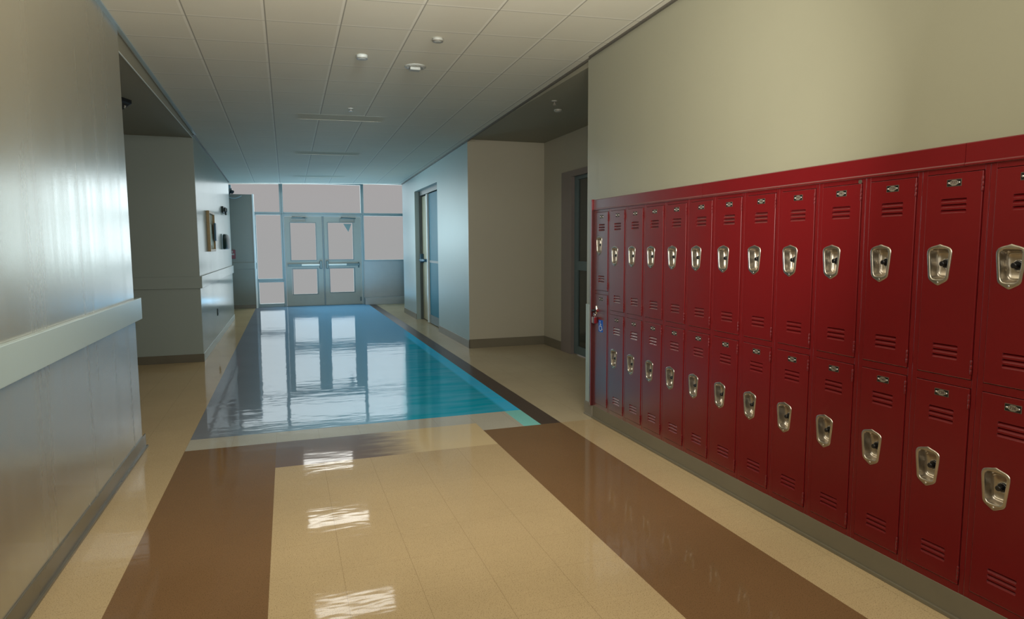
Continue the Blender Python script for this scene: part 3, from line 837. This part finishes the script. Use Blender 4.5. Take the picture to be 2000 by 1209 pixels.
# far column with the accessible lower door
def far_column():
    root = empty('locker', (XR, Y0 + W / 2, ZB), -math.pi / 2)
    tag(root, 'red steel locker column at the far end with a blue wheelchair sticker and raised split', 'locker', GRP)
    a0, a1, b0, b1 = 1.251 - ZB, 1.973 - ZB, 0.165 - ZB, 1.213 - ZB
    link('locker_frame', frame_mesh([(0, b0 - 0.003), (b1 + 0.003, a0 - 0.003), (a1 + 0.003, H)]), root)
    tag(link('locker_body', body_mesh((b1 + a0) / 2), root), 'dark red inside of the locker')
    add_door(root, door_mesh(a1 - a0, 0.212), a0, a1, 0.212, 759)
    d = add_door(root, door_mesh(b1 - b0, 0.3, False, False), b0, b1, 0, 760, cup=False)
    # latch handle: silver lozenge escutcheon with a black knob, red pull below
    h = MB().mat(M['chrome'])
    hz = 1.062 - 0.165
    h.loops([[(0.033 + 0.019 * u, DOORF, hz + 0.042 * v) for u, v in ((0, 1), (1, 0), (0, -1), (-1, 0))], [(0.033 + 0.014 * u, DOORF - 0.010, hz + 0.034 * v) for u, v in ((0, 1), (1, 0), (0, -1), (-1, 0))]], True, False, True, False)
    h.mat(M['black']); h.lathe((0.033, DOORF - 0.009, hz - 0.004), (0, -1, 0), [(0.013, 0), (0.012, 0.02), (0.014, 0.032), (0.010, 0.038)], 16, False, True)
    h.mat(M['red_trim']); h.lathe((0.060, DOORF, hz - 0.004), (0, -1, 0), [(0.014, 0), (0.013, 0.010), (0.008, 0.014)], 14, False, True)
    tag(h.build('latch', d), 'silver lozenge latch plate with a black knob')
    # blue accessibility sticker
    s = MB().mat(M['blue_sticker'])
    sx0, sx1, sz0, sz1 = 0.080, 0.168, 0.862 - 0.165, 0.975 - 0.165
    s.box(sx0, sx1, DOORF - 0.0008, DOORF + 0.0002, sz0, sz1)
    s.mat(M['tick'])
    yy = DOORF - 0.0012
    def P(u, v): return (sx0 + (sx1 - sx0) * u, yy, sz0 + (sz1 - sz0) * v)
    def bar(p, q, w):
        dx, dz = q[0] - p[0], (q[1] - p[1]) * 1.28
        l = math.hypot(dx, dz); nx, nz = -dz / l * w, dx / l * w / 1.28
        s.face([P(p[0] + nx, p[1] + nz), P(p[0] - nx, p[1] - nz), P(q[0] - nx, q[1] - nz), P(q[0] + nx, q[1] + nz)])
    # head
    s.face([P(0.36 + 0.075 * math.cos(2 * math.pi * i / 14), 0.87 + 0.059 * math.sin(2 * math.pi * i / 14)) for i in range(14)])
    bar((0.37, 0.80), (0.43, 0.46), 0.045); bar((0.40, 0.64), (0.66, 0.64), 0.035); bar((0.42, 0.48), (0.70, 0.48), 0.045)
    bar((0.68, 0.50), (0.80, 0.20), 0.045); bar((0.78, 0.22), (0.92, 0.26), 0.04)
    for i in range(16):
        a0_, a1_ = math.radians(115 + 14.5 * i), math.radians(115 + 14.5 * (i + 1))
        c = (0.45, 0.32)
        q = lambda a, r: P(c[0] + r * math.cos(a), c[1] + r / 1.28 * math.sin(a))
        s.face([q(a0_, 0.25), q(a1_, 0.25), q(a1_, 0.32), q(a0_, 0.32)])
    tag(s.build('accessibility_sticker', d, normals=False), 'blue sticker with a white wheelchair symbol')
    # padlock hanging from the latch
    pw = (XR + DOORF - 0.016, Y0 + W - (W / 2 - 0) - 0, 1.0)
    lock = empty('padlock', (XR - 0.030, Y0 + W - 0.0285 - 0.040, 0.936))
    tag(lock, 'red padlock with white side label hanging on the far locker latch', 'padlock')
    b = MB().mat(M['red_trim']); b.box(-0.014, 0.014, -0.030, 0.026, 0, 0.062, bevel=0.005); b.build('lock_body', lock)
    sh = MB().mat(M['chrome'])
    sh.tube([(0, -0.016, 0.06)] + [(0, -0.016 * math.cos(math.pi * i / 8) - 0.001, 0.078 + 0.016 * math.sin(math.pi * i / 8)) for i in range(9)] + [(0, 0.014, 0.06)], 0.004, 8)
    tag(sh.build('shackle', lock), 'bright steel shackle')
    lb = MB().mat(M['white']); lb.box(-0.0150, -0.0140, 0.008, 0.024, 0.004, 0.058); tag(lb.build('side_label', lock), 'narrow white strip')
far_column()

# red filler trims
def top_trim():
    joints = [5.583, 3.885, 2.03, 0.9]
    for i in range(3):
        a, b = joints[i], joints[i + 1]
        r = MB().mat(M['red_trim'])
        y0, y1 = b + 0.0012, a - 0.0012
        prof = [(0.010, 1.998), (-0.012, 1.998), (-0.0155, 2.001), (-0.0155, 2.006), (-0.0105, 2.012), (-0.0105, 2.091), (-0.008, 2.095), (0.010, 2.095)]
        r.loops([[(XR + p, y1, z) for p, z in prof], [(XR + p, y0, z) for p, z in prof]], True, True, True, False)
        o = r.build('filler_strip')
        nm = ['far piece of the red filler strip capping the lockers, at the left end', 'long middle piece of the red filler strip capping the lockers', 'near piece of the red filler strip capping the lockers, at the right edge'][i]
        tag(o, nm, 'trim strip', 'red filler strips over the lockers')
    s = MB().mat(M['red_trim'])
    s.box(XR - 0.030, XR + 0.008, 5.5865, 5.612, ZB, 2.098, bevel=0.002)
    s.mat(M['red_bright']); s.box(XR - 0.026, XR + 0.006, 5.5845, 5.5870, ZB, 1.998)
    tag(s.build('side_filler'), 'upright red filler strip at the far end of the lockers', 'trim strip')
top_trim()
# grey circular dot on the frame over the locker, worn patch in the paint
dm = MB().mat(M['plate_edge'])
dm.lathe((XR - 0.0012, 2.575, 1.983), (-1, 0, 0), [(0.011, -0.001), (0.011, 0.0006), (0.010, 0.001)], 18, False, True)
tag(dm.build('plug_button'), 'round grey plug in the locker frame just below the filler strip', 'plug')

# ------------------------------------------------------------------ ceiling things
def ceiling_light(x, y, label):
    z = zc(x, y)
    r = empty('ceiling_light', (x, y, z - 0.012)); tag(r, label, 'ceiling light', 'recessed ceiling lights')
    # the fixture follows the gentle slope of the ceiling
    zz = lambda a, b, h: h + 0.0165 * a - 0.02 * b
    def slab(mb, a, b, c, d, h0, h1):
        mb.loops([[(a, c, zz(a, c, h)), (b, c, zz(b, c, h)), (b, d, zz(b, d, h)), (a, d, zz(a, d, h))] for h in (h0, h1)], True, True, True, False)
    f = MB().mat(M['light_frame'])
    t = 0.018
    for a, b, c, d in ((-LW - .004, LW + .004, -LD - .004, -LD + t), (-LW - .004, LW + .004, LD - t, LD + .004), (-LW - .004, -LW + t, -LD + t, LD - t), (LW - t, LW + .004, -LD + t, LD - t)):
        slab(f, a, b, c, d, 0.0115, 0.02)
    f.build('light_frame', r)
    h = MB().mat(M['louver']); slab(h, -LW, LW, -LD, LD, 0.03, 0.12); h.build('light_housing', r)
    l = MB().mat(M['lens']); slab(l, -LW + t, LW - t, -LD + t, LD - t, 0.0118, 0.022)
    tag(l.build('lamp_panel', r), 'lit prismatic lamp panel')
for (x, y), nm in zip(LIGHTS, ('nearest recessed ceiling light over the corridor', 'middle recessed ceiling light over the corridor', 'farthest recessed ceiling light near the entrance')):
    ceiling_light(x, y, nm)

def ceiling_disc(name, x, y, prof, label, cat, z=None, parts=None, group=None):
    r = empty(name, (x, y, zc(x, y) if z is None else z)); tag(r, label, cat, group)
    b = MB().mat(M['white']); b.lathe((0, 0, 0.004), (0, 0, -1), prof, 28, True, True); b.build('base_disc', r)
    return r
r = ceiling_disc('smoke_detector', 1.269, 5.556, [(0.045, 0), (0.045, 0.018), (0.040, 0.030), (0.02, 0.036)], 'small round white ceiling detector nearest the lockers', 'detector')
q = MB().mat(M['plate_grey']); q.lathe((0, 0, -0.022), (0, 0, -1), [(0.0452, 0), (0.0452, 0.006)], 28, True, True); q.build('vent_ring', r)
r = ceiling_disc('smoke_detector', 0.709, 6.172, [(0.050, 0), (0.050, 0.020), (0.043, 0.034), (0.02, 0.042)], 'round white ceiling detector left of the large speaker disc', 'detector')
q = MB().mat(M['plate_grey']); q.lathe((0, 0, -0.026), (0, 0, -1), [(0.0502, 0), (0.0502, 0.006)], 28, True, True); q.build('vent_ring', r)
r = ceiling_disc('ceiling_speaker', 1.237, 6.405, [(0.105, 0), (0.105, 0.008), (0.092, 0.016), (0.05, 0.018)], 'wide white ceiling disc with a square sensor below it', 'speaker')
q = MB().mat(M['white']); q.box(-0.055, 0.045, -0.04, 0.04, -0.040, -0.012, bevel=0.006); tag(q.build('sensor_box', r), 'square white sensor box')
q = MB().mat(M['plate_grey'])
for k in range(8):
    a = 2 * math.pi * k / 8; q.box(0.078 * math.cos(a) - .008, 0.078 * math.cos(a) + .008, 0.078 * math.sin(a) - .008, 0.078 * math.sin(a) + .008, -0.0145, -0.010)
q.build('speaker_slots', r)
def sprinkler(x, y, z, label, drop, group=None):
    r = empty('sprinkler', (x, y, z)); tag(r, label, 'sprinkler', group)
    b = MB().mat(M['white']); b.lathe((0, 0, 0.003), (0, 0, -1), [(0.038, 0), (0.036, 0.008), (0.012, 0.014)], 24); b.build('escutcheon', r)
    s = MB().mat(M['plate_grey']); s.tube([(0, 0, -0.008), (0, 0, -drop)], 0.007, 8); s.tube([(-.012, 0, -drop * .5), (-.012, 0, -drop)], .003, 6); s.tube([(.012, 0, -drop * .5), (.012, 0, -drop)], .003, 6)
    s.lathe((0, 0, -drop), (0, 0, -1), [(0.022, 0), (0.024, 0.004)], 16); s.build('sprinkler_head', r)
sprinkler(0.805, 8.327, zc(0.805, 8.327), 'small white sprinkler on the main ceiling beyond the detectors', 0.03)
sprinkler(3.037, 7.232, 3.36, 'small pale sprinkler head on the dark alcove ceiling', 0.05)
r = ceiling_disc('smoke_detector', 3.27, 7.671, [(0.050, 0), (0.050, 0.016), (0.042, 0.030), (0.02, 0.036)], 'round pale detector on the dark alcove ceiling behind the sprinkler', 'detector', z=3.36)
q = MB().mat(M['plate_grey']); q.lathe((0, 0, -0.020), (0, 0, -1), [(0.0502, 0), (0.0502, 0.005)], 28, True, True); q.build('vent_ring', r)

# black octagonal plate on the left soffit
sp = empty('ceiling_speaker', (-1.95, 7.98, 3.22)); tag(sp, 'black angular speaker plate on the soffit of the left recess', 'speaker')
b = MB().mat(M['black_matte'])
b.lathe((0, 0, 0), (0, 0, -1), [(0.46, 0), (0.46, 0.035), (0.44, 0.045)], 8, True, True, False); b.build('speaker_plate', sp)
q = MB().mat(M['white'])
for dx, dy in ((0.36, 0.16), (0.38, 0.08)): q.lathe((dx, dy, -0.043), (0, 0, -1), [(0.012, 0), (0.008, 0.014)], 10)
tag(q.build('fixing_screws', sp), 'two small white tips')

# ------------------------------------------------------------------ things on the far left wall
def on_left(y0, y1, z0, z1, t, mat, name, parent=None, bevel=0.004):
    mb = MB().mat(mat); mb.box(0, t, y0, y1, z0, z1, bevel=bevel); return mb.build(name, parent)
r = empty('notice_board', (XF + 0.001, 12.02, 1.60)); tag(r, 'oak framed notice board with pinned papers on the far left wall', 'notice board')
fb = MB().mat(M['cork_frame'])
a, b_, c, d = -0.44, 0.40, 0.0, 0.66
for q in ((a, a + .05, c, d), (b_ - .05, b_, c, d), (a + .05, b_ - .05, c, c + .04), (a + .05, b_ - .05, d - .04, d)):
    fb.box(0, 0.045, q[0], q[1], q[2], q[3], bevel=0.004)
fb.build('board_frame', r)
on_left(a + .05, b_ - .05, c + .04, d - .04, 0.015, M['cork'], 'cork_panel', r, 0)
for y0, y1, z0, z1 in ((-0.36, -0.15, 0.08, 0.34), (-0.36, -0.12, 0.37, 0.60), (-0.08, 0.12, 0.10, 0.45), (0.16, 0.33, 0.06, 0.30)):
    mb = MB().mat(M['paper']); mb.box(0.0155, 0.017, y0, y1, z0, z1); o = mb.build('notice_sheet'); o.location = (XF + 0.001, 12.02, 1.60)
    tag(o, {-0.36: 'pale notice sheet pinned at the near edge of the board, ' + ('lower' if z0 < .2 else 'upper'), -0.08: 'tall pale notice sheet at the middle of the board', 0.16: 'pale notice sheet pinned at the far end of the board'}[y0], 'paper', 'notices on the board')
o = on_left(-0.12, 0.12, 0, 0.30, 0.03, M['navy'], 'booklet'); o.location = (XF + 0.048, 12.30, 1.78); tag(o, 'dark blue booklet hung over the far edge of the notice board', 'booklet')
r = empty('fire_alarm_horn', (XF + 0.001, 14.6, 2.36)); tag(r, 'dark fire alarm horn high on the far left wall', 'fire alarm')
mb = MB().mat(M['green_black']); mb.box(0, 0.035, -0.28, 0.26, 0, 0.13, bevel=0.008); mb.build('alarm_base', r)
mb = MB().mat(M['green_black']); mb.lathe((0.035, 0.0, 0.065), (1, 0, 0), [(0.055, 0), (0.05, 0.03), (0.03, 0.05)], 16); mb.box(0.03, 0.07, -0.2, -0.10, 0.03, 0.10, bevel=.005); mb.box(0.03, 0.06, 0.1, 0.2, -0.03, 0.10, bevel=.005); mb.build('alarm_horn', r)
r = empty('soap_dispenser', (XF + 0.001, 14.45, 1.63)); tag(r, 'dark rounded hand dispenser on the far left wall', 'dispenser')
mb = MB().mat(M['angle']); mb.box(0, 0.02, -0.50, 0.45, 0, 0.30, bevel=0.006); tag(mb.build('back_plate', r), 'pale blue back plate')
mb = MB().mat(M['green_black'])
lp = []
for z, k in ((0.0, 0.85), (0.03, 1.0), (0.20, 1.0), (0.27, 0.85), (0.30, 0.5)):
    lp.append([(0.02 + 0.09 * k * max(0, math.sin(math.pi * i / 10)) ** .6, -0.40 * k * math.cos(math.pi * i / 10), z) for i in range(11)])
mb.loops(lp, False, False, False); mb.face(lp[-1]); mb.face(lp[0]); mb.build('dispenser_cover', r)
r = empty('wall_outlet', (XF + 0.001, 12.62, 0.46)); tag(r, 'small dark wall outlet low on the far left wall', 'outlet')
mb = MB().mat(M['green_black']); mb.box(0, 0.010, -0.06, 0.06, 0, 0.125, bevel=0.003); mb.build('cover_plate', r)
mb = MB().mat(M['black_matte'])
for z in (0.035, 0.09): mb.box(0.009, 0.012, -0.025, 0.025, z - .016, z + .016, bevel=.001)
mb.build('sockets', r)
# fire pull on the entrance side wall
r = empty('fire_alarm_pull', (-1.375, 19.079, 1.36)); tag(r, 'red fire alarm pull station on the grey wall by the entrance', 'fire alarm')
mb = MB().mat(M['pull_red']); mb.box(-0.075, 0.075, -0.05, 0, 0, 0.24, bevel=0.008); mb.build('pull_case', r)
mb = MB().mat(M['white']); mb.box(-0.045, 0.045, -0.058, -0.049, 0.10, 0.14, bevel=.003); mb.box(-0.012, .012, -0.056, -0.049, 0.16, 0.22); tag(mb.build('pull_handle', r), 'white pull bar')
# wall-corner device with hanging cable
r = empty('emergency_light', (-1.40, 18.95, 3.06)); tag(r, 'mottled emergency light above the grey wall left of the entrance', 'emergency light')
mb = MB().mat(M['door_dark']); mb.box(-0.03, 0.09, 0, 0.10, 0.03, 0.17, bevel=0.01); mb.build('light_case', r)
mb = MB().mat(M['angle']); mb.box(-0.03, 0.07, -0.02, 0.05, 0.16, 0.26, bevel=0.01); tag(mb.build('mounting_bracket', r), 'pale blue mounting bracket')
mb = MB().mat(M['black_matte']); mb.lathe((0.06, 0.03, 0.10), (0.6, -0.5, -0.5), [(0.03, 0), (0.05, 0.05), (0.05, 0.07)], 14); mb.lathe((0.0, 0.0, 0.06), (0.3, -0.8, -0.5), [(0.03, 0), (0.045, 0.04)], 14); tag(mb.build('lamp_head', r), 'dark lamp heads')
cb = MB().mat(M['angle']); cb.tube([(-0.08 + 0.40 * i / 12, 0.07, -0.02 - 0.07 * math.sin(math.pi * i / 12)) for i in range(13)], 0.012, 6)
tag(cb.build('cable', r), 'pale drooping cable')

# ------------------------------------------------------------------ light
w = bpy.data.worlds.new('overcast'); scene.world = w; w.use_nodes = True
nt = w.node_tree; bg = nt.nodes['Background']
tcw = nt.nodes.new('ShaderNodeTexCoord'); sep = nt.nodes.new('ShaderNodeSeparateXYZ'); nt.links.new(tcw.outputs['Generated'], sep.inputs[0])
cr = nt.nodes.new('ShaderNodeValToRGB'); nt.links.new(sep.outputs[2], cr.inputs[0])
cr.color_ramp.elements[0].position = 0.0; cr.color_ramp.elements[0].color = (0.375, 0.37, 0.37, 1)
cr.color_ramp.elements[1].position = 0.12; cr.color_ramp.elements[1].color = (0.40, 0.375, 0.375, 1)
nt.links.new(cr.outputs[0], bg.inputs[0]); bg.inputs[1].default_value = 1.0

def look(o, target):
    d = Vector(target) - o.location
    o.rotation_euler = d.to_track_quat('-Z', 'Y').to_euler()

def area(name, loc, target, sx, sy, power, col):
    l = bpy.data.lights.new(name, 'AREA'); l.shape = 'RECTANGLE'; l.size = sx; l.size_y = sy; l.energy = power; l.color = col
    o = bpy.data.objects.new(name, l); COL.objects.link(o); o.location = loc; look(o, target); return o
def spot(name, loc, target, deg, power, col, blend=1.0, r=0.25):
    l = bpy.data.lights.new(name, 'SPOT'); l.spot_size = math.radians(deg); l.spot_blend = blend; l.energy = power; l.color = col; l.shadow_soft_size = r
    o = bpy.data.objects.new(name, l); COL.objects.link(o); o.location = loc; look(o, target); return o
WARM = (1.0, 0.95, 0.83)
DAY = (0.55, 0.88, 1.0)
area('corridor_fill', (0.8, 1.2, 3.3), (0.8, 4.2, 0), 2.0, 3.0, 62, WARM)  # unseen warm fill added over the near corridor
area('corridor_fill', (0.8, -2.5, 3.3), (0.8, -2.0, 0), 2.4, 3.0, 88, WARM)  # unseen warm fill added behind the viewer
area('corridor_fill', (0.8, 2.6, 3.25), (0.8, 11.0, 0.6), 2.4, 0.5, 40, WARM)  # unseen fill added and tilted forward to reach the mid corridor
area('window_daylight', (1.0, YE + 0.33, 1.75), (1.0, 0, 1.75), 5.0, 3.6, 140, (0.86, 0.97, 1.0))
area('ceiling_fill', (0.8, 0.5, 2.3), (0.8, 1.4, 4), 1.6, 4.0, 62, WARM)  # unseen upward fill added to brighten the near ceiling
area('ceiling_fill', (0.8, 2.4, 1.9), (0.8, 10.0, 3.6), 2.4, 0.5, 45, (1.0, 0.97, 0.90))  # unseen forward fill added to brighten the mid ceiling
spot('entrance_fill', (0.8, 3.0, 3.2), (0.9, 19.3, 1.7), 21, 2600, (0.78, 0.93, 1.0), r=0.4)  # unseen spot added to lift the backlit doors and frames
spot('wall_fill_spot', (2.1, 15.5, 2.05), (XL, 4.0, 1.95), 21, 58, (0.80, 1.0, 0.97), r=1.1)  # added spot that widens the glare on the near left wall
spot('wall_fill_spot', (-0.9, 17.8, 2.1), (XP, 13.2, 1.95), 46, 620, (0.62, 0.90, 1.0), r=0.5)  # added bluish spot that brightens the pier face
area('lobby_fill', (0.9, 17.6, 0.35), (0.9, 17.601, 3.4), 3.0, 1.6, 55, (0.20, 0.62, 1.0))  # unseen blue fill added to tint the far ceiling

# ------------------------------------------------------------------ camera
f_px, yaw, pitch, roll = 1269.197, math.radians(19.0491), math.radians(5.58824), math.radians(-0.27843)
cyw, syw, cp, spn = math.cos(yaw), math.sin(yaw), math.cos(pitch), math.sin(pitch)
fw = Vector((syw * cp, cyw * cp, -spn)); rt = Vector((cyw, -syw, 0)); up = rt.cross(fw)
r2 = math.cos(roll) * rt + math.sin(roll) * up; u2 = -math.sin(roll) * rt + math.cos(roll) * up
cd = bpy.data.cameras.new('camera'); cam = bpy.data.objects.new('camera', cd); COL.objects.link(cam)
cd.sensor_fit = 'HORIZONTAL'; cd.sensor_width = 36.0; cd.lens = f_px * 36.0 / 2000.0; cd.clip_start = 0.05; cd.clip_end = 200
mw = Matrix((r2, u2, -fw)).transposed().to_4x4(); mw.translation = Vector((0, 0, 1.6683))
cam.matrix_world = mw
scene.camera = cam

scene.view_settings.view_transform = 'Standard'
scene.view_settings.look = 'None'
scene.view_settings.exposure = 0.0
